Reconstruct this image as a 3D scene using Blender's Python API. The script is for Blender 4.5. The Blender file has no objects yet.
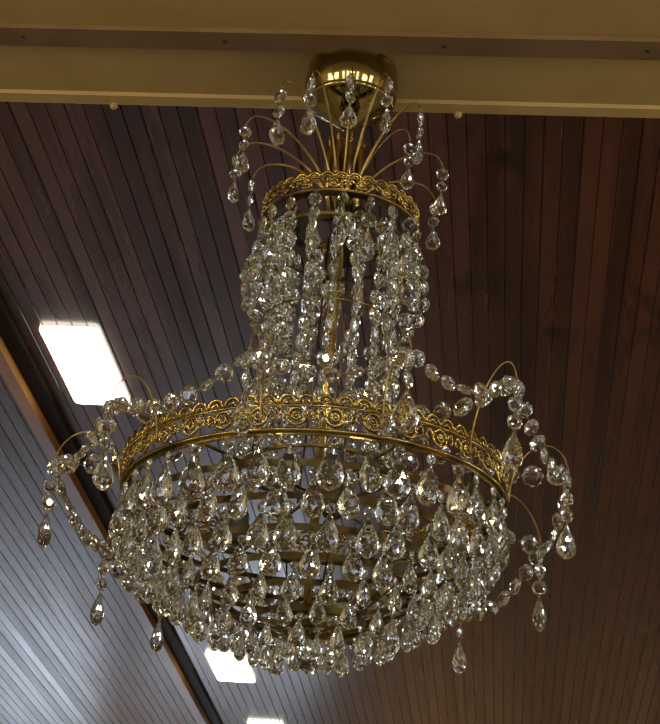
import bpy, bmesh, math, random
from mathutils import Vector, Matrix

random.seed(7)
S = bpy.context.scene
COL = S.collection
PI = math.pi
R = math.radians

# ------------------------------------------------------------------ camera, world, lights, exposure
F_PX = 1990.0
cam_d = bpy.data.cameras.new('camera')
cam_d.sensor_fit = 'HORIZONTAL'
cam_d.sensor_width = 36.0
cam_d.lens = 36.0 * F_PX / 660.0
cam_d.clip_start = 0.05
cam = bpy.data.objects.new('camera', cam_d)
COL.objects.link(cam)
pt, yw, rl = R(23.9278), R(6.5), R(4.87)
fwd = Vector((-math.sin(yw) * math.cos(pt), math.cos(yw) * math.cos(pt), math.sin(pt)))
r0 = Vector((math.cos(yw), math.sin(yw), 0))
u0 = r0.cross(fwd)
rt = math.cos(rl) * r0 + math.sin(rl) * u0
up = -math.sin(rl) * r0 + math.cos(rl) * u0
cam.matrix_world = Matrix((rt, up, -fwd)).transposed().to_4x4()
S.camera = cam

S.view_settings.view_transform = 'Standard'
S.view_settings.look = 'None'
S.view_settings.gamma = 1.0
S.view_settings.use_curve_mapping = False
S.view_settings.exposure = 0.0

W = bpy.data.worlds.new('world')
S.world = W
W.use_nodes = True
W.node_tree.nodes['Background'].inputs[0].default_value = (0.55, 0.66, 0.9, 1)
W.node_tree.nodes['Background'].inputs[1].default_value = 0.3

S.cycles.max_bounces = 20
S.cycles.transmission_bounces = 16
S.cycles.glossy_bounces = 6
S.cycles.diffuse_bounces = 4
S.cycles.caustics_reflective = False
S.cycles.caustics_refractive = False
S.cycles.sample_clamp_indirect = 6.0

CEIL = 2.4        # height of the plank ceiling above the camera
FLOOR = -1.6
C0 = Vector((-0.27844, 2.42115, 0.88008))     # chandelier axis at the lower edge of the big ring
SOFFIT = C0.z + 0.663


def area(name, loc, sx, sy, power, col, rot=(0, 0, 0)):
    d = bpy.data.lights.new(name, 'AREA')
    d.shape = 'RECTANGLE'
    d.size, d.size_y = sx, sy
    d.energy = power
    d.color = col
    o = bpy.data.objects.new(name, d)
    o.location = loc
    o.rotation_euler = rot
    COL.objects.link(o)
    return o


# unseen panels continuing the ceiling rows, plus warm lights added for soffit and brass
WARM = (1.0, 0.74, 0.42)
NEUT = (1.0, 0.93, 0.78)
for k, (x, y) in enumerate(((-1.36, 1.2), (-1.36, -0.8), (1.5, 1.2), (1.5, -0.8), (0.1, 0.2), (1.5, 5.4))):
    area('panel_lamp', (x, y, CEIL - 0.05), 0.18, 0.57, 13, NEUT)
for x, y, z in ((-4.6, 0.6, 1.1), (-4.6, -2.2, 1.1), (4.6, 0.4, 1.1), (4.6, 3.2, 1.1)):
    area('warm_fill', (x, y, z), 0.16, 0.22, 12, WARM, (0, R(-90) if x < 0 else R(90), 0))


for x, z, e_ in ((-0.7, 0.9, 3.4), (0.8, 0.9, 2.2), (-2.9, 1.5, 2.6)):     # unseen warm lights added at the far wall for the planks' orange reflection
    area('far_wall_wash', (x, 14.45, z), 0.9, 0.5, e_, (1.0, 0.5, 0.22), (R(90), 0, 0))
# unseen point lights added in clusters to make the crystals sparkle
for cx, cy, cz in ((1.9, -0.6, 1.15), (-2.6, -1.4, 1.2), (2.6, 4.6, 1.3), (-3.4, 3.9, 1.25), (0.2, -2.2, 1.2), (3.2, 1.6, 0.9), (-2.4, 0.9, 1.3)):
    for k in range(5):
        a = 2 * PI * k / 5 + cx
        d = bpy.data.lights.new('sparkle_light', 'POINT')
        d.energy = 7
        d.color = (1.0, 0.78, 0.42)
        d.shadow_soft_size = 0.065
        o = bpy.data.objects.new('sparkle_light', d)
        o.location = (cx + 0.28 * math.cos(a), cy + 0.28 * math.sin(a), cz)
        COL.objects.link(o)


# ------------------------------------------------------------------ materials
def nmat(name):
    m = bpy.data.materials.new(name)
    m.use_nodes = True
    n = m.node_tree.nodes
    return m, n, m.node_tree.links, n['Principled BSDF']


def plain(name, col, rough=0.6, metal=0.0, noise=None):
    m, n, l, b = nmat(name)
    b.inputs['Base Color'].default_value = (*col, 1)
    b.inputs['Roughness'].default_value = rough
    b.inputs['Metallic'].default_value = metal
    if noise:
        col2, scale = noise
        tc = n.new('ShaderNodeTexCoord')
        t = n.new('ShaderNodeTexNoise')
        t.inputs['Scale'].default_value = scale
        t.inputs['Detail'].default_value = 5
        mx = n.new('ShaderNodeMix')
        mx.data_type = 'RGBA'
        mx.inputs['A'].default_value = (*col, 1)
        mx.inputs['B'].default_value = (*col2, 1)
        cr = n.new('ShaderNodeValToRGB')
        cr.color_ramp.elements[0].position = 0.38
        cr.color_ramp.elements[1].position = 0.66
        l.new(tc.outputs['Object'], t.inputs['Vector'])
        l.new(t.outputs['Fac'], cr.inputs['Fac'])
        l.new(cr.outputs['Color'], mx.inputs['Factor'])
        l.new(mx.outputs['Result'], b.inputs['Base Color'])
    return m


M_BRASS = plain('polished_brass', (0.46, 0.335, 0.10), 0.2, 1.0, ((0.17, 0.115, 0.035), 26))
M_CUP = plain('lacquered_brass', (0.36, 0.29, 0.11), 0.07, 1.0)
M_AGED = plain('aged_brass', (0.165, 0.11, 0.034), 0.36, 1.0, ((0.045, 0.032, 0.014), 40))
M_DARK = plain('dark_socket', (0.012, 0.011, 0.01), 0.5)
M_ARM = plain('bronze_wire', (0.36, 0.24, 0.075), 0.28, 1.0, ((0.2, 0.13, 0.045), 25))
M_WIRE = plain('thin_wire', (0.42, 0.34, 0.2), 0.3, 1.0)

M_GLASS = bpy.data.materials.new('cut_crystal')
M_GLASS.use_nodes = True
_n = M_GLASS.node_tree.nodes
_n.remove(_n['Principled BSDF'])
_g = _n.new('ShaderNodeBsdfGlass')
_g.inputs['IOR'].default_value = 1.56
_g.inputs['Roughness'].default_value = 0.0
_g.inputs['Color'].default_value = (0.99, 1.0, 0.985, 1)
M_GLASS.node_tree.links.new(_g.outputs[0], _n['Material Output'].inputs['Surface'])

M_SOFFIT = plain('ochre_paint', (0.45, 0.315, 0.11), 0.55, 0, ((0.40, 0.275, 0.095), 9))
M_STRIP = plain('stained_batten', (0.21, 0.125, 0.048), 0.6, 0, ((0.14, 0.08, 0.03), 7))
M_WALL = plain('cream_wall', (0.64, 0.59, 0.47), 0.75, 0, ((0.57, 0.52, 0.41), 2))
M_FLOOR = plain('hall_floor', (0.30, 0.265, 0.205), 0.35, 0, ((0.24, 0.205, 0.155), 3))
M_WHITE = plain('white_enamel', (0.8, 0.8, 0.76), 0.4)


def emit(name, col, s):
    m = bpy.data.materials.new(name)
    m.use_nodes = True
    n = m.node_tree.nodes
    n.remove(n['Principled BSDF'])
    e = n.new('ShaderNodeEmission')
    e.inputs[0].default_value = (*col, 1)
    e.inputs[1].default_value = s
    m.node_tree.links.new(e.outputs[0], n['Material Output'].inputs['Surface'])
    return m


M_LIGHT = emit('lit_diffuser', (1.0, 0.97, 0.82), 7.0)
M_DAY = emit('daylit_pane', (0.74, 0.84, 1.0), 4.8)


def wood():
    m, n, l, b = nmat('varnished_planks')
    tc = n.new('ShaderNodeTexCoord')
    sp = n.new('ShaderNodeSeparateXYZ')
    l.new(tc.outputs['Object'], sp.inputs[0])
    dv = n.new('ShaderNodeMath'); dv.operation = 'DIVIDE'; dv.inputs[1].default_value = PLANK
    l.new(sp.outputs[0], dv.inputs[0])
    fl = n.new('ShaderNodeMath'); fl.operation = 'FLOOR'
    l.new(dv.outputs[0], fl.inputs[0])
    wn = n.new('ShaderNodeTexWhiteNoise'); wn.noise_dimensions = '1D'
    l.new(fl.outputs[0], wn.inputs['W'])
    mp = n.new('ShaderNodeMapping')
    mp.inputs['Scale'].default_value = (16, 0.9, 1)
    l.new(tc.outputs['Object'], mp.inputs[0])
    gr = n.new('ShaderNodeTexNoise'); gr.inputs['Scale'].default_value = 1.6; gr.inputs['Detail'].default_value = 6
    l.new(mp.outputs[0], gr.inputs['Vector'])
    kn = n.new('ShaderNodeTexNoise'); kn.inputs['Scale'].default_value = 5.0; kn.inputs['Detail'].default_value = 2
    mk = n.new('ShaderNodeMapping'); mk.inputs['Scale'].default_value = (1.6, 0.8, 1)
    l.new(tc.outputs['Object'], mk.inputs[0]); l.new(mk.outputs[0], kn.inputs['Vector'])
    kr = n.new('ShaderNodeValToRGB')
    kr.color_ramp.elements[0].position = 0.60; kr.color_ramp.elements[0].color = (1, 1, 1, 1)
    kr.color_ramp.elements[1].position = 0.72; kr.color_ramp.elements[1].color = (0.35, 0.35, 0.35, 1)
    l.new(kn.outputs['Fac'], kr.inputs['Fac'])
    ad = n.new('ShaderNodeMath'); ad.operation = 'MULTIPLY_ADD'; ad.inputs[1].default_value = 0.45
    l.new(wn.outputs['Value'], ad.inputs[0]); l.new(gr.outputs['Fac'], ad.inputs[2])
    cr = n.new('ShaderNodeValToRGB')
    cr.color_ramp.elements[0].position = 0.35; cr.color_ramp.elements[0].color = (0.036, 0.014, 0.009, 1)
    cr.color_ramp.elements[1].position = 1.0; cr.color_ramp.elements[1].color = (0.122, 0.041, 0.019, 1)
    l.new(ad.outputs[0], cr.inputs['Fac'])
    mx = n.new('ShaderNodeMix'); mx.data_type = 'RGBA'; mx.blend_type = 'MULTIPLY'
    mx.inputs['Factor'].default_value = 1.0
    l.new(cr.outputs['Color'], mx.inputs['A']); l.new(kr.outputs['Color'], mx.inputs['B'])
    l.new(mx.outputs['Result'], b.inputs['Base Color'])
    rr = n.new('ShaderNodeMapRange')
    rr.inputs['To Min'].default_value = 0.15; rr.inputs['To Max'].default_value = 0.32
    l.new(ad.outputs[0], rr.inputs['Value'])
    l.new(rr.outputs[0], b.inputs['Roughness'])
    b.inputs['Specular IOR Level'].default_value = 0.5
    return m


PLANK = 0.045
M_PLANK = wood()
M_RIDGE = plain('batten_warm_reflection', (0.42, 0.19, 0.045), 0.3, 0, ((0.20, 0.09, 0.025), 1.2))  # orange stands in for warm light reflected off the ridge's underside
M_RIDGE_SHADE = plain('ridge_side_shade', (0.014, 0.009, 0.007), 0.55, 0, ((0.022, 0.014, 0.01), 4))  # near-black colour in place of shade on the ridge's side
M_RIDGE_SHADE.node_tree.nodes['Principled BSDF'].inputs['Specular IOR Level'].default_value = 0.08


# ------------------------------------------------------------------ mesh building
class MB:
    def __init__(self):
        self.v, self.f = [], []

    def add(self, vs, fs):
        o = len(self.v)
        self.v += [tuple(x) for x in vs]
        self.f += [tuple(i + o for i in f) for f in fs]

    def box(self, a, b):
        (x0, y0, z0), (x1, y1, z1) = a, b
        self.add([(x0, y0, z0), (x1, y0, z0), (x1, y1, z0), (x0, y1, z0), (x0, y0, z1), (x1, y0, z1), (x1, y1, z1), (x0, y1, z1)],
                 [(0, 3, 2, 1), (4, 5, 6, 7), (0, 1, 5, 4), (1, 2, 6, 5), (2, 3, 7, 6), (3, 0, 4, 7)])

    def tube(self, pts, r, sides=6, closed=False):
        pts = [Vector(p) for p in pts]
        n = len(pts)
        rs = r if isinstance(r, (list, tuple)) else [r] * n
        nrm = None
        vs = []
        for i in range(n):
            a = pts[i - 1] if (i > 0 or closed) else pts[i]
            b = pts[(i + 1) % n] if (i < n - 1 or closed) else pts[i]
            t = (b - a)
            t = t.normalized() if t.length > 1e-9 else Vector((0, 0, 1))
            if nrm is None:
                nrm = t.cross(Vector((0, 0, 1)))
                if nrm.length < 0.1:
                    nrm = t.cross(Vector((1, 0, 0)))
            nrm = (nrm - t * nrm.dot(t)).normalized()
            bn = t.cross(nrm)
            for k in range(sides):
                q = 2 * PI * k / sides
                vs.append(pts[i] + (nrm * math.cos(q) + bn * math.sin(q)) * rs[i])
        fs = []
        for i in range(n if closed else n - 1):
            j = (i + 1) % n
            for k in range(sides):
                k2 = (k + 1) % sides
                fs.append((i * sides + k, i * sides + k2, j * sides + k2, j * sides + k))
        if not closed:
            fs.append(tuple(range(sides - 1, -1, -1)))
            fs.append(tuple((n - 1) * sides + k for k in range(sides)))
        self.add(vs, fs)

    def lathe(self, prof, n=48, c=(0, 0, 0), closed=False):
        cx, cy, cz = c
        vs, idx = [], []
        for r, z in prof:
            if r < 1e-6:
                idx.append([len(vs)] * n); vs.append((cx, cy, cz + z))
            else:
                idx.append([len(vs) + k for k in range(n)])
                vs += [(cx + r * math.cos(2 * PI * k / n), cy + r * math.sin(2 * PI * k / n), cz + z) for k in range(n)]
        fs = []
        m = len(prof)
        for i in range(m if closed else m - 1):
            a, b = idx[i], idx[(i + 1) % m]
            for k in range(n):
                k2 = (k + 1) % n
                f = []
                for q in (a[k], a[k2], b[k2], b[k]):
                    if q not in f:
                        f.append(q)
                if len(f) > 2:
                    fs.append(tuple(f))
        self.add(vs, fs)

    def xf(self, m):
        self.v = [tuple(m @ Vector(p)) for p in self.v]
        return self

    def mesh(self, name, mat, smooth=False):
        me = bpy.data.meshes.new(name)
        me.from_pydata(self.v, [], self.f)
        bm = bmesh.new(); bm.from_mesh(me)
        bmesh.ops.recalc_face_normals(bm, faces=bm.faces)
        bm.to_mesh(me); bm.free()
        me.materials.append(mat)
        if smooth:
            me.polygons.foreach_set('use_smooth', [True] * len(me.polygons))
        me.update()
        return me

    def build(self, name, mat, parent=None, smooth=False, loc=None):
        me = self.mesh(name, mat, smooth)
        return link(name, me, parent, loc)


def link(name, me, parent=None, loc=None):
    o = bpy.data.objects.new(name, me)
    COL.objects.link(o)
    if parent:
        o.parent = parent
    if loc is not None:
        o.location = loc
    return o


def struct(name, mb, mat):
    o = mb.build(name, mat)
    o['kind'] = 'structure'
    return o


# ------------------------------------------------------------------ the hall
XL, XR, Y0, Y1 = -5.0, 5.0, -4.0, 15.0
WT = 0.2
b = MB(); b.box((XL - WT, Y0 - WT, FLOOR - 0.15), (XR + WT, Y1 + WT, FLOOR)); struct('floor', b, M_FLOOR)

PLANK = 0.045
# plank ceiling, each board with bevelled edges
b = MB()
n = math.ceil((XR - XL) / PLANK)
prof = []
for i in range(n):
    x = XL + i * PLANK
    g = 0.0022
    prof += [(x, CEIL + 0.003), (x + g, CEIL), (x + PLANK - g, CEIL)]
prof.append((x + PLANK, CEIL + 0.003))
vs = [(x, Y0, z) for x, z in prof] + [(x, Y1, z) for x, z in prof]
k = len(prof)
fs = [(i, i + 1, k + i + 1, k + i) for i in range(k - 1)]
vs += [(XL, Y0, CEIL + 0.15), (XR, Y0, CEIL + 0.15), (XR, Y1, CEIL + 0.15), (XL, Y1, CEIL + 0.15)]
q = 2 * k
fs += [(q, q + 1, q + 2, q + 3), (0, q, q + 3, k), (k - 1, 2 * k - 1, q + 2, q + 1),
       tuple([q] + list(range(0, k)) + [q + 1]), tuple([q + 3] + list(range(k, 2 * k)) + [q + 2])]
b.add(vs, fs)
struct('ceiling', b, M_PLANK)

for nm, a, c in (('wall_left', (XL - WT, Y0 - WT, FLOOR), (XL, Y1 + WT, CEIL + 0.15)),
                 ('wall_right', (XR, Y0 - WT, FLOOR), (XR + WT, Y1 + WT, CEIL + 0.15)),
                 ('wall_front', (XL, Y0 - WT, FLOOR), (XR, Y0, CEIL + 0.15)),
                 ('wall_back', (XL, Y1, FLOOR), (XR, Y1 + WT, CEIL + 0.15))):
    b = MB(); b.box(a, c); struct(nm, b, M_WALL)


# unseen daylit windows: far wall, behind the camera, side ones added for reflections
def window(k, a, c, axis, out):
    """a, c: lower and upper corner in the wall's plane; axis 'x' runs along x at y = out, axis 'y' along y at x = out"""
    f, p = MB(), MB()

    def bx(m, u0, z0, u1, z1, d0, d1):
        if axis == 'x':
            m.box((u0, min(out + d0, out + d1), z0), (u1, max(out + d0, out + d1), z1))
        else:
            m.box((min(out + d0, out + d1), u0, z0), (max(out + d0, out + d1), u1, z1))
    (u0, z0), (u1, z1) = a, c
    s = -1 if (axis == 'x' and out > 0) or (axis == 'y' and out > 0) else 1
    bx(p, u0, z0, u1, z1, 0, s * 0.012)
    t = 0.06
    for r in ((u0 - t, z0 - t, u0, z1 + t), (u1, z0 - t, u1 + t, z1 + t), (u0, z0 - t, u1, z0), (u0, z1, u1, z1 + t)):
        bx(f, *r, 0, s * 0.05)
    nu = max(1, round((u1 - u0) / 0.7))
    for i in range(1, nu):
        u = u0 + (u1 - u0) * i / nu
        bx(f, u - 0.025, z0, u + 0.025, z1, s * 0.012, s * 0.04)
    zm = z0 + (z1 - z0) * 0.62
    bx(f, u0, zm - 0.025, u1, zm + 0.025, s * 0.012, s * 0.038)
    o = f.build('window_%d' % k, M_WHITE)
    o['kind'] = 'structure'
    p.build('pane', M_DAY, o)


window(1, (-4.9, 0.28), (-3.3, 1.2), 'x', Y1)
window(2, (-2.95, -0.35), (-1.6, 0.55), 'x', Y1)
window(3, (-2.3, -0.6), (-1.65, 1.6), 'x', Y0)
window(4, (-1.15, -0.6), (-0.5, 1.6), 'x', Y0)
window(5, (1.5, -0.6), (2.15, 1.6), 'x', Y0)
window(6, (-2.4, -0.6), (-1.2, 1.5), 'y', XL)
window(7, (-2.4, -0.6), (-1.2, 1.5), 'y', XR)
window(8, (3.4, -0.6), (4.6, 1.5), 'y', XR)


# deep beam the chandelier hangs under
b = MB()
yb0, yb1 = 1.98, 2.535
zt = CEIL + 0.05
e = 0.012
pr = [(yb0, SOFFIT), (yb1 - 0.035, SOFFIT), (yb1 - 0.034, SOFFIT - 0.006), (yb1 - 0.014, SOFFIT - 0.008), (yb1 - 0.004, SOFFIT - 0.003), (yb1, SOFFIT + 0.006), (yb1, zt), (yb0, zt)]
m = len(pr)
b.add([(XL, y, z) for y, z in pr] + [(XR, y, z) for y, z in pr],
      [(i, (i + 1) % m, m + (i + 1) % m, m + i) for i in range(m)] + [tuple(range(m)), tuple(range(2 * m - 1, m - 1, -1))])
struct('ceiling_beam', b, M_SOFFIT)
b = MB(); b.box((XL, 2.325, SOFFIT - 0.007), (XR, 2.371, SOFFIT)); struct('trim_1', b, M_STRIP)
b = MB()
for x in (-0.745, -0.455, -0.145, 0.135):
    b.lathe([(0, -0.0095), (0.0035, -0.0085), (0.0045, -0.007), (0.0045, -0.006)], 12, (x, 2.348, SOFFIT))
struct('trim_2', b, M_DARK)
b = MB()
for x in (-0.645, -0.13):
    b.lathe([(0, -0.016), (0.004, -0.015), (0.006, -0.011), (0.005, -0.006), (0.005, 0)], 12, (x, yb1 - 0.012, SOFFIT))
struct('trim_3', b, M_SOFFIT)

# ridge beam along the planks, its warm reflection and shaded side put into colours
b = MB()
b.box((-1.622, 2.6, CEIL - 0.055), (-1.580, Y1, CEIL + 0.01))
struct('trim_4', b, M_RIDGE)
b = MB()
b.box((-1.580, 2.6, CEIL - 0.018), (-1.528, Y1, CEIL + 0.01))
struct('trim_5', b, M_RIDGE_SHADE)  # flat strip standing in for the ridge's shaded side


# ceiling light panels
def panel_shape(mb, hx, hy, r, z0, z1):
    out = []
    for sx, sy, a0 in ((1, 1, 0), (-1, 1, 90), (-1, -1, 180), (1, -1, 270)):
        for k in range(5):
            a = R(a0 + 22.5 * k)
            out.append((sx * (hx - r) + r * math.cos(a), sy * (hy - r) + r * math.sin(a)))
    n = len(out)
    mb.add([(x, y, z0) for x, y in out] + [(x, y, z1) for x, y in out],
           [tuple(range(n)), tuple(range(2 * n - 1, n - 1, -1))] + [(i, (i + 1) % n, n + (i + 1) % n, n + i) for i in range(n)])


LAB = ('largest glowing white ceiling panel, on the planks beside the upper bead garland',
       'small whole glowing white ceiling panel just below the crystal basket, beside the dark ridge beam',
       'farthest glowing white ceiling panel, cut off by the bottom edge')
for (y, hy), lab in zip(((5.468, 0.285), (8.84, 0.235), (10.13, 0.28)), LAB):
    t = bpy.data.objects.new('ceiling_light', None)
    COL.objects.link(t)
    t.location = (-1.368 if y < 6 else -1.345 if y < 9 else -1.30, y, CEIL)
    t['label'] = lab; t['category'] = 'ceiling light'; t['group'] = 'glowing ceiling light panels'
    m1 = MB(); panel_shape(m1, 0.080, hy - 0.008, 0.014, -0.004, 0.004); m1.build('housing', M_WHITE, t)
    m2 = MB(); panel_shape(m2, 0.089, hy, 0.020, -0.011, -0.0035); m2.build('diffuser', M_LIGHT, t)

# ------------------------------------------------------------------ the chandelier
ROOT = bpy.data.objects.new('chandelier', None)
COL.objects.link(ROOT)
ROOT.location = (C0.x, C0.y, SOFFIT)
ROOT['label'] = 'brass and cut crystal basket chandelier hanging from the ochre beam'
ROOT['category'] = 'chandelier'
DZ = C0.z - SOFFIT          # local z of the big ring's lower edge


def P(r, az, z):            # local point: azimuth 0 faces the viewer's side of the hall, positive towards +x
    a = R(az)
    return Vector((r * math.sin(a), -r * math.cos(a), z + DZ))


# the big ring and the basket hang a touch askew, as on the real one
TILT = Matrix.Translation(Vector((-0.003, 0, DZ))) @ Matrix.Rotation(R(-1.8), 4, Vector((-0.11, 0.99, 0)).normalized()) @ Matrix.Translation(Vector((0, 0, -DZ)))


def PL(r, az, z):
    return TILT @ P(r, az, z)


# --- cut crystal shapes (unit size: hang point at the origin)
def ring_gem(rings, sides, squash, name):
    """rings: (z, r, phase); ends close to points"""
    mb = MB()
    vs, idx = [], []
    for z, r, ph in rings:
        if r < 1e-6:
            idx.append([len(vs)]); vs.append((0, 0, z))
        else:
            idx.append([len(vs) + k for k in range(sides)])
            vs += [(r * math.cos(2 * PI * (k + ph) / sides), r * squash * math.sin(2 * PI * (k + ph) / sides), z) for k in range(sides)]
    fs = []
    for (a, ra), (c, rc) in zip(zip(idx, rings), zip(idx[1:], rings[1:])):
        if len(a) == 1:
            fs += [(a[0], c[k], c[(k + 1) % sides]) for k in range(sides)]
        elif len(c) == 1:
            fs += [(a[k], c[0], a[(k + 1) % sides]) for k in range(sides)]
        else:
            s = 0 if ra[2] < rc[2] else -1
            for k in range(sides):
                if ra[2] == rc[2]:
                    fs.append((a[k], c[k], c[(k + 1) % sides], a[(k + 1) % sides]))
                elif s == 0:
                    fs += [(a[k], c[k], a[(k + 1) % sides]), (a[(k + 1) % sides], c[k], c[(k + 1) % sides])]
                else:
                    fs += [(a[k], c[k], c[(k + 1) % sides]), (a[k], c[(k + 1) % sides], a[(k + 1) % sides])]
    mb.add(vs, fs)
    return mb.mesh(name, M_GLASS)


# octagon: flat lens-cut bead, its axis along local y, centre at origin, radius 1
def octagon_mesh():
    mb = MB()
    rings = [(0.40, 0.46, 0.0), (0.27, 0.80, 0.5), (0.05, 1.0, 0.0), (-0.05, 1.0, 0.0), (-0.27, 0.80, 0.5), (-0.40, 0.46, 0.0)]
    vs, fs = [], []
    for y, r, ph in rings:
        vs += [(r * math.cos(2 * PI * (k + ph) / 8), y, r * math.sin(2 * PI * (k + ph) / 8)) for k in range(8)]
    fs.append(tuple(range(8))); fs.append(tuple(40 + k for k in range(7, -1, -1)))
    for i in range(5):
        for k in range(8):
            k2 = (k + 1) % 8
            a, a2, c, c2 = i * 8 + k, i * 8 + k2, i * 8 + 8 + k, i * 8 + 8 + k2
            p0, p1 = rings[i][2], rings[i + 1][2]
            if p0 == p1:
                fs.append((a, c, c2, a2))
            elif p0 < p1:
                fs += [(a, c, a2), (a2, c, c2)]
            else:
                fs += [(a, c, c2), (a, c2, a2)]
    mb.add(vs, fs)
    return mb.mesh('octagon_bead', M_GLASS)


G_OCT = octagon_mesh()
# pear drop: total height 1, half width about 0.29
G_PEAR = ring_gem([(0, 0, 0), (-0.03, 0.055, 0), (-0.18, 0.125, 0.5), (-0.36, 0.225, 0), (-0.54, 0.285, 0.5), (-0.70, 0.305, 0),
                   (-0.84, 0.26, 0.5), (-0.95, 0.12, 0), (-1.0, 0, 0)], 10, 0.66, 'pear_drop')
# almond drop: slimmer, both ends pointed
G_ALM = ring_gem([(0, 0, 0), (-0.03, 0.04, 0), (-0.2, 0.12, 0.5), (-0.42, 0.2, 0), (-0.62, 0.22, 0.5), (-0.82, 0.14, 0), (-0.95, 0.05, 0.5), (-1.0, 0, 0)], 8, 0.6, 'almond_drop')


# basket unit: small octagon over a pear drop, one hanging piece (height 1 = drop and bead)
def merged(parts, name):
    mb = MB()
    for me, mtx in parts:
        mb.add([mtx @ v.co for v in me.vertices], [tuple(p.vertices) for p in me.polygons])
    return mb


def tr(x=0, y=0, z=0, s=1, rz=0):
    return Matrix.Translation((x, y, z)) @ Matrix.Rotation(rz, 4, 'Z') @ Matrix.Scale(s, 4)


G_UNIT = merged([(G_OCT, tr(z=-0.125, s=0.115)), (G_PEAR, tr(z=-0.235, s=0.80))], 'basket_drop').mesh('basket_drop', M_GLASS)


# faceted ball
def ball_mesh(r):
    bm = bmesh.new()
    bmesh.ops.create_icosphere(bm, subdivisions=2, radius=r)
    me = bpy.data.meshes.new('crystal_ball'); bm.to_mesh(me); bm.free()
    me.materials.append(M_GLASS)
    return me


def bead(name, me, parent, loc, s, rot=(0, 0, 0)):
    o = link(name, me, parent, loc)
    o.scale = (s, s, s)
    o.rotation_euler = rot
    return o


def rz():
    return random.uniform(0, 2 * PI)


def sw(d=7):
    return R(random.uniform(-d, d))


# --- canopy, hook, stem
b = MB()
b.lathe([(0, 0), (0.050, 0), (0.0545, -0.002), (0.0555, -0.006), (0.0535, -0.009), (0.0555, -0.013), (0.0585, -0.024), (0.0590, -0.034), (0.0575, -0.043),
         (0.0540, -0.050), (0.0535, -0.0525), (0.0540, -0.0550), (0.0520, -0.0570), (0.0490, -0.0575), (0.037, -0.0680), (0.022, -0.0800), (0.011, -0.0890), (0.008, -0.092), (0.0, -0.093)], 72)
b.v = [(x * 1.14, y * 1.14, z * 1.1) for x, y, z in b.v]
b.build('ceiling_cup', M_CUP, ROOT, True)
b = MB()
b.lathe([(0, -0.100), (0.007, -0.100), (0.008, -0.098), (0.005, -0.104), (0, -0.106)], 20)
b.tube([Vector((0.0065 * math.cos(t), 0, -0.111 + 0.0075 * math.sin(t))) for t in [2 * PI * k / 16 for k in range(16)]], 0.0016, 6, True)
b.build('hanging_hook', M_AGED, ROOT, True)
for kk in range(3):
    b = MB()
    zc = -0.120 - kk * 0.012
    pts = []
    for k in range(16):
        t = 2 * PI * k / 16
        u, w = 0.005 * math.cos(t), 0.0085 * math.sin(t)
        pts.append(Vector((0, u, zc + w)) if kk % 2 == 0 else Vector((u, 0, zc + w)))
    b.tube(pts, 0.0014, 6, True)
    b.build('chain_link', M_AGED, ROOT, True)
b = MB()
zs = -0.150
b.lathe([(0, zs), (0.008, zs), (0.011, zs - 0.006), (0.009, zs - 0.018), (0.015, zs - 0.028), (0.017, zs - 0.048), (0.011, zs - 0.060),
         (0.0085, zs - 0.068), (0.0085, zs - 0.30), (0.006, zs - 0.31), (0.006, DZ - 0.150), (0, DZ - 0.150)], 24)
b.build('central_stem', M_BRASS, ROOT, True)
# plume of flat leaves around the top of the stem
for k in range(8):
    b = MB()
    az = 22.5 + 45 * k
    pts = [P(0.014, az, 0.420), P(0.022, az, 0.455), P(0.025, az, 0.490), P(0.022, az, 0.520), P(0.027, az, 0.545)]
    b.tube(pts, [0.003, 0.0056, 0.0068, 0.005, 0.0008], 6)
    b.build('leaf', M_BRASS, ROOT, True)


# --- pierced brass bands
def bend(rad, s, z, dr=0.0, f=P):
    return f(rad + dr, math.degrees(s / rad), z)


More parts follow.
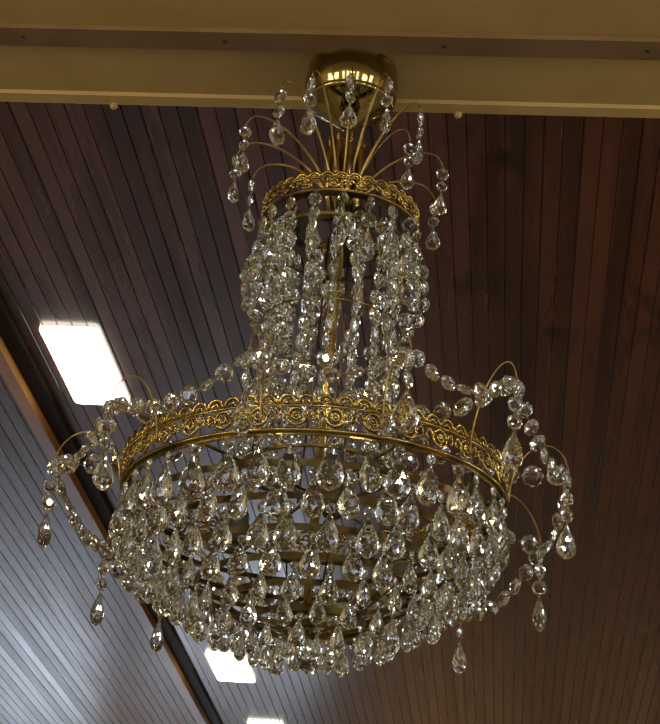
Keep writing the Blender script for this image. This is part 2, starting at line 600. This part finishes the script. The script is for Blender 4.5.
def filigree(rad, n, h, f, tr_=0.0024):
    """n repeats of a ring-and-scroll motif between two rails with a scalloped top"""
    b = MB()
    step = 2 * PI * rad / n
    N = 160
    for z0, z1, t in ((0.0, h * 0.075, 0.0016), (h * 0.68, h * 0.74, 0.0013)):
        vs = []
        for k in range(N):
            az = 360 * k / N
            vs += [f(rad - t, az, z0), f(rad + t, az, z0), f(rad + t, az, z1), f(rad - t, az, z1)]
        fs = []
        for k in range(N):
            a, c = 4 * k, 4 * ((k + 1) % N)
            for q in range(4):
                fs.append((a + q, a + (q + 1) % 4, c + (q + 1) % 4, c + q))
        b.add(vs, fs)
    zc = h * 0.405
    rr = h * 0.235
    for i in range(n):
        s0 = i * step
        b.tube([bend(rad, s0 + rr * math.cos(t), zc + rr * math.sin(t), 0, f) for t in [2 * PI * k / 12 for k in range(12)]], tr_, 5, True)
        r2 = rr * 0.42
        b.tube([bend(rad, s0 + r2 * math.cos(t), zc + r2 * math.sin(t), 0.001, f) for t in [2 * PI * k / 8 for k in range(8)]], tr_ * 0.9, 5, True)
        q0 = bend(rad + 0.001, s0, zc, 0, f)
        b.lathe([(0, -0.003), (0.0026, -0.0015), (0.0026, 0.0015), (0, 0.003)], 8, q0)
        for sg in (-1, 1):                     # S-scrolls running into the gap
            pts = []
            for k in range(15):
                t = k / 14
                a = t * 1.6 * PI
                q = rr * (0.95 - 0.62 * t)
                pts.append(bend(rad, s0 + step / 2 + sg * (0.13 * step + q * 0.55 * math.cos(a)), zc + q * math.sin(a) * 0.95, 0.0006, f))
            b.tube(pts, [tr_ * (1 - 0.45 * k / 14) for k in range(15)], 5)
        for j in (0.25, 0.75):                 # scalloped top edge
            w = step * 0.23
            b.tube([bend(rad, s0 + j * step + w * math.cos(t), h * 0.75 + h * 0.25 * math.sin(t), 0, f) for t in [PI * k / 8 for k in range(9)]], tr_ * 1.05, 5)
            w *= 0.45
            b.tube([bend(rad, s0 + j * step + w * math.cos(t), h * 0.75 + h * 0.12 * math.sin(t), 0, f) for t in [PI * k / 5 for k in range(6)]], tr_ * 0.8, 4)
    return b


filigree(0.25, 34, 0.046, PL).build('filigree_band', M_BRASS, ROOT, True)
filigree(0.107, 18, 0.027, lambda r, a, z: P(r, a, z + 0.405)).build('crown_band', M_BRASS, ROOT, True)


def hoop(r, z, h, t, f, n=96, dr=0.0):
    b = MB()
    vs, fs = [], []
    for k in range(n):
        az = 360 * k / n
        vs += [f(r - t, az, z), f(r + t, az, z), f(r + t + dr, az, z + h), f(r - t + dr, az, z + h)]
    for k in range(n):
        a, c = 4 * k, 4 * ((k + 1) % n)
        for q in range(4):
            fs.append((a + q, a + (q + 1) % 4, c + (q + 1) % 4, c + q))
    b.add(vs, fs)
    return b


hoop(0.243, -0.001, 0.003, 0.006, PL).build('rim_plate', M_AGED, ROOT)
hoop(0.100, 0.4035, 0.003, 0.008, P).build('crown_plate', M_AGED, ROOT)
# spokes that carry the crown and the big ring from the stem
for nm, f, rr, zz, k0 in (('crown_spoke', P, 0.095, 0.4035, 15), ('ring_spoke', PL, 0.23, -0.001, 30)):
    for k in range(6 if nm == 'ring_spoke' else 4):
        az = k0 + k * (60 if nm == 'ring_spoke' else 90)
        b = MB()
        b.tube([f(0.006, az, zz + 0.012), f(rr * 0.4, az, zz + 0.008), f(rr, az, zz + 0.002)], 0.0022, 6)
        b.build(nm, M_AGED, ROOT, True)
# lamp holders under the crown and inside the basket
for r, az, z, f in ((0.048, -75, 0.385, P), (0.048, 40, 0.385, P), (0.048, 165, 0.385, P), (0.10, 20, -0.035, PL), (0.10, 140, -0.035, PL), (0.10, 260, -0.035, PL)):
    b = MB()
    b.lathe([(0, 0.03), (0.009, 0.03), (0.013, 0.022), (0.013, -0.014), (0.010, -0.018), (0, -0.018)], 20, f(r, az, z))
    b.build('lamp_holder', M_DARK, ROOT, True)


# --- spray arms at the crown with their hanging strands
def curve_pts(p0, p1, p2, p3, n=18):
    out = []
    for i in range(n + 1):
        t = i / n
        out.append(p0 * (1 - t) ** 3 + p1 * 3 * t * (1 - t) ** 2 + p2 * 3 * t * t * (1 - t) + p3 * t ** 3)
    return out


def strand(name, top, spec, rx=None, names=None):
    """a hanging strand: spec is a list of ('o', radius) / ('p', height) / ('a', height) from the top down"""
    w = MB()
    ln = sum(2 * s if k == 'o' else s for k, s in spec) + 0.0022 * len(spec)
    z = 0.0
    pins = []
    st = link(name, bpy.data.meshes.new(name), ROOT, top)
    ang = rz() if rx is None else rx
    kind = name.split('_')[0]
    for i, (k, s) in enumerate(spec):
        pins.append(z)
        z -= 0.0024
        if k == 'o':
            bead(kind + '_bead', G_OCT, st, (0, 0, z - s), s, (sw(), sw(), ang + R(random.uniform(-55, 55))))
            z -= 2 * s
        else:
            bead(kind + ('_pear_drop' if k == 'p' else '_almond_drop'), G_PEAR if k == 'p' else G_ALM, st, (0, 0, z), s, (sw(3), sw(3), ang + R(random.uniform(-55, 55))))
            z -= s
    for q in pins:
        w.tube([Vector((0.0013 * math.cos(t), 0, q - 0.001 + 0.0026 * math.sin(t))) for t in [2 * PI * j / 8 for j in range(8)]], 0.0005, 4, True)
    st.data = w.mesh(name, M_WIRE)
    return st


SPRAY = [(6, 0.085, 0.600, 1), (31, 0.121, 0.582, 1), (59, 0.124, 0.556, 1), (86, 0.138, 0.500, 1), (112, 0.136, 0.478, 2), (140, 0.127, 0.602, 1),
         (-19, 0.127, 0.574, 1), (-44, 0.125, 0.572, 1), (-70, 0.146, 0.535, 1), (-86, 0.152, 0.510, 1), (-110, 0.146, 0.505, 2), (-142, 0.13, 0.475, 2)]
for az, r, z, kind in SPRAY:
    b = MB()
    tip = P(r, az, z)
    pk = P(r * 0.92, az, z + (0.055 if kind == 1 else 0.05))
    pts = curve_pts(P(0.014, az, 0.436), P(0.03, az, 0.50 + (z - 0.5) * 0.4), pk, tip, 22)
    b.tube(pts, [0.0023 - 0.0013 * i / 22 for i in range(23)], 6)
    b.build('spray_arm', M_ARM, ROOT, True)
    s = random.uniform(0.95, 1.08) * (1.14 if abs(az) < 50 else 1.0)
    strand('spray_strand', tip, [('o', 0.0098 * s), ('o', 0.0086 * s), ('p', 0.035 * s)])

# --- strands under the crown
for k in range(18):
    az = 360 * k / 18 + 7
    s = random.uniform(0.93, 1.07)
    strand('crown_strand', P(0.1075, az, 0.404), [('o', 0.0102 * s), ('o', 0.0102 * s), ('p', 0.046 * s)] if k % 2 else [('o', 0.0095 * s), ('o', 0.0095 * s), ('a', 0.050 * s)])

FAR_BEADS = []       # beads on the far side that hardly show


def rope(name, pts, rad, gap, individual=True):
    """beads threaded along a polyline"""
    bead_name = {'crown_rope': 'rope_bead', 'column_strand': 'column_bead', 'garland': 'garland_bead', 'bead_chain': 'chain_bead'}[name]
    seg = [(pts[i + 1] - pts[i]).length for i in range(len(pts) - 1)]
    tot = sum(seg)
    nb = max(1, round(tot / (2 * rad + gap)))

    def at(d):
        for i, l_ in enumerate(seg):
            if d <= l_ or i == len(seg) - 1:
                return pts[i].lerp(pts[i + 1], min(1, d / l_)), (pts[i + 1] - pts[i]).normalized()
            d -= l_
    if individual:
        w = MB(); w.tube([p - pts[0] for p in pts], 0.0005, 4)
        st = w.build(name, M_WIRE, ROOT, loc=pts[0])
    for i in range(nb):
        p, t = at(tot * (i + 0.5) / nb)
        # bead axis square to the thread, turned about it at random
        zax = t
        side = zax.cross(Vector((0, 0, 1)))
        if side.length < 0.1:
            side = zax.cross(Vector((0, 1, 0)))
        side.normalize()
        q = R(random.gauss(0, 26))
        yax = (side * math.cos(q) + zax.cross(side) * math.sin(q)).normalized()
        xax = yax.cross(zax).normalized()
        mt = Matrix((xax, yax, zax)).transposed()
        s = rad * random.uniform(0.93, 1.05)
        if individual:
            o = link(bead_name, G_OCT, st, p - pts[0])
            o.rotation_euler = mt.to_euler()
            o.scale = (s, s, s)
        else:
            FAR_BEADS.append(Matrix.Translation(p) @ mt.to_4x4() @ Matrix.Scale(s, 4))


# second tier: bead ropes that bulge under the crown and tuck back to the column
hoop(0.098, 0.372, 0.004, 0.002, P).build('crown_hoop', M_AGED, ROOT)
for k in range(14):
    az = 360 * k / 14 + 12
    a2 = az + 10
    pts = curve_pts(P(0.100, az, 0.372), P(0.128, az, 0.345), P(0.138, a2, 0.275), P(0.094, a2 + 4, 0.250), 14)
    near = abs((az + 180) % 360 - 180) < 100
    rope('crown_rope', pts, 0.0112, 0.0012, near)
# column of bead strands from the crown down to the small ring inside the big one
hoop(0.094, 0.250, 0.0016, 0.0008, P).build('column_hoop', M_AGED, ROOT)
hoop(0.098, 0.040, 0.004, 0.002, PL).build('column_hoop', M_AGED, ROOT)
for k in range(16):
    az = 360 * k / 16 + 3
    near = abs((az + 180) % 360 - 180) < 80
    pts = [P(0.085 + random.uniform(-0.004, 0.004), az, 0.392), P(0.083, az + 2, 0.25), P(0.092, az, 0.15), PL(0.098 + random.uniform(-.004, .004), az - 1, 0.044)]
    rope('column_strand', pts, 0.0128, 0.001, near)
for k in range(4):
    b = MB(); az = 20 + 90 * k
    b.tube([P(0.06, az, 0.418), P(0.07, az, 0.25), PL(0.09, az, 0.03)], 0.0016, 6)
    b.build('column_rod', M_AGED, ROOT, True)

# --- curved arms of the big ring, the garlands between their tips and the strands hanging from them
ARMS = [(-10, 0.325, 0.074), (24, 0.318, 0.096), (55, 0.310, 0.112), (95, 0.326, 0.070), (118, 0.332, 0.011), (146, 0.332, -0.047),
        (-135, 0.328, -0.053), (-118, 0.345, -0.012), (-84, 0.345, 0.030), (-46, 0.324, 0.042)]
TIPS = []
for az, r, z in ARMS:
    az0 = az * 0.98
    base = PL(0.2525, az0, 0.010)
    tip = P(r, az, z)
    b = MB()
    hgt = 0.062
    pts = curve_pts(base, PL(0.256, az0, 0.040 + hgt * 0.95), P(r * 0.97, az, z + hgt * 0.95), tip, 22)
    b.tube(pts, [0.0015 - 0.0006 * i / 22 for i in range(23)], 6)
    b.build('swing_arm', M_ARM, ROOT, True)
    TIPS.append((az, tip))
    near = abs(az) < 30
    s = 1.12 if near else 1.0
    strand('arm_strand', tip, ([('o', 0.0135), ('o', 0.0115), ('p', 0.056)] if near else [('o', 0.0105), ('o', 0.0100), ('p', 0.046)] if abs(az) > 130 else [('o', 0.0110), ('o', 0.0105), ('o', 0.0105), ('p', 0.048)]))


def sag(p, q, d, n=12):
    return [p.lerp(q, i / n) - Vector((0, 0, d * 4 * (i / n) * (1 - i / n))) for i in range(n + 1)]


for az, tip in TIPS:
    top = P(0.088, az, 0.118)
    out = tip - Vector((0, 0, 0.004))
    rope('garland', sag(top, out, 0.026), 0.0145, 0.004 if abs(az) > 30 else 0.006)
ordr = sorted(TIPS, key=lambda t: t[0])
for (a0, p), (a1, q) in zip(ordr, ordr[1:]):
    rope('bead_chain', sag(p - Vector((0, 0, 0.006)), q - Vector((0, 0, 0.006)), 0.03), 0.0118, 0.004)

# --- the basket: hoops carrying drops, the ribs, the ball
TIERS = [(0.246, 0.000, 36, 0.068), (0.231, -0.037, 34, 0.064), (0.208, -0.070, 30, 0.060), (0.178, -0.099, 26, 0.055), (0.145, -0.124, 21, 0.050),
         (0.109, -0.146, 16, 0.046), (0.071, -0.166, 10, 0.043), (0.032, -0.174, 6, 0.038)]
units = []
for ti, (r, z, nd, h) in enumerate(TIERS):
    if ti == 0:
        hp = hoop(r, z - 0.004, 0.004, 0.0012, PL)
    else:
        hp = hoop(r, z, 0.0075, 0.0010, PL, dr=0.0025)
    ho = hp.build('basket_hoop', M_BRASS if ti == 0 else M_AGED, ROOT)
    for k in range(nd):
        az = 360 * (k + 0.5 * (ti % 2)) / nd + random.uniform(-1.5, 1.5)
        units.append((ho, PL(r + 0.0015, az, z - 0.003), h * random.uniform(0.93, 1.06), az))
# the drops that face the viewer's side hang as single pieces, those behind the basket as one fringe
units.sort(key=lambda u: u[1].y)
FRINGE = MB()
for i, (ho, p, h, az) in enumerate(units):
    rot = (sw(5), sw(5), R(az) + R(random.uniform(-28, 28)))
    if i < 104:
        bead('basket_drop', G_UNIT, ho, p, h, rot)
    else:
        m4 = Matrix.Translation(p) @ Matrix.Rotation(rot[2], 4, 'Z') @ Matrix.Scale(h, 4)
        FRINGE.add([m4 @ v.co for v in G_UNIT.vertices], [tuple(f.vertices) for f in G_UNIT.polygons])
fo = FRINGE.build('drop_fringe', M_GLASS, ROOT); fo['kind'] = 'stuff'
bo = MB()
for m4 in FAR_BEADS:
    bo.add([m4 @ v.co for v in G_OCT.vertices], [tuple(f.vertices) for f in G_OCT.polygons])
fb = bo.build('bead_curtain', M_GLASS, ROOT); fb['kind'] = 'stuff'
for k in range(8):
    b = MB(); az = 360 * k / 8 + 14
    pts = [PL(r - 0.002, az, z) for r, z, _, _ in TIERS] + [PL(0.008, az, -0.180)]
    b.tube(pts, 0.0014, 6)
    b.build('basket_rib', M_AGED, ROOT, True)
b = MB(); q = PL(0, 0, 0)
b.lathe([(0, -0.165), (0.016, -0.168), (0.018, -0.174), (0.010, -0.181), (0.003, -0.185), (0, -0.186)], 24, q)
b.build('bottom_plate', M_BRASS, ROOT, True)
link('crystal_ball', ball_mesh(0.021), ROOT, PL(0, 0, -0.203))
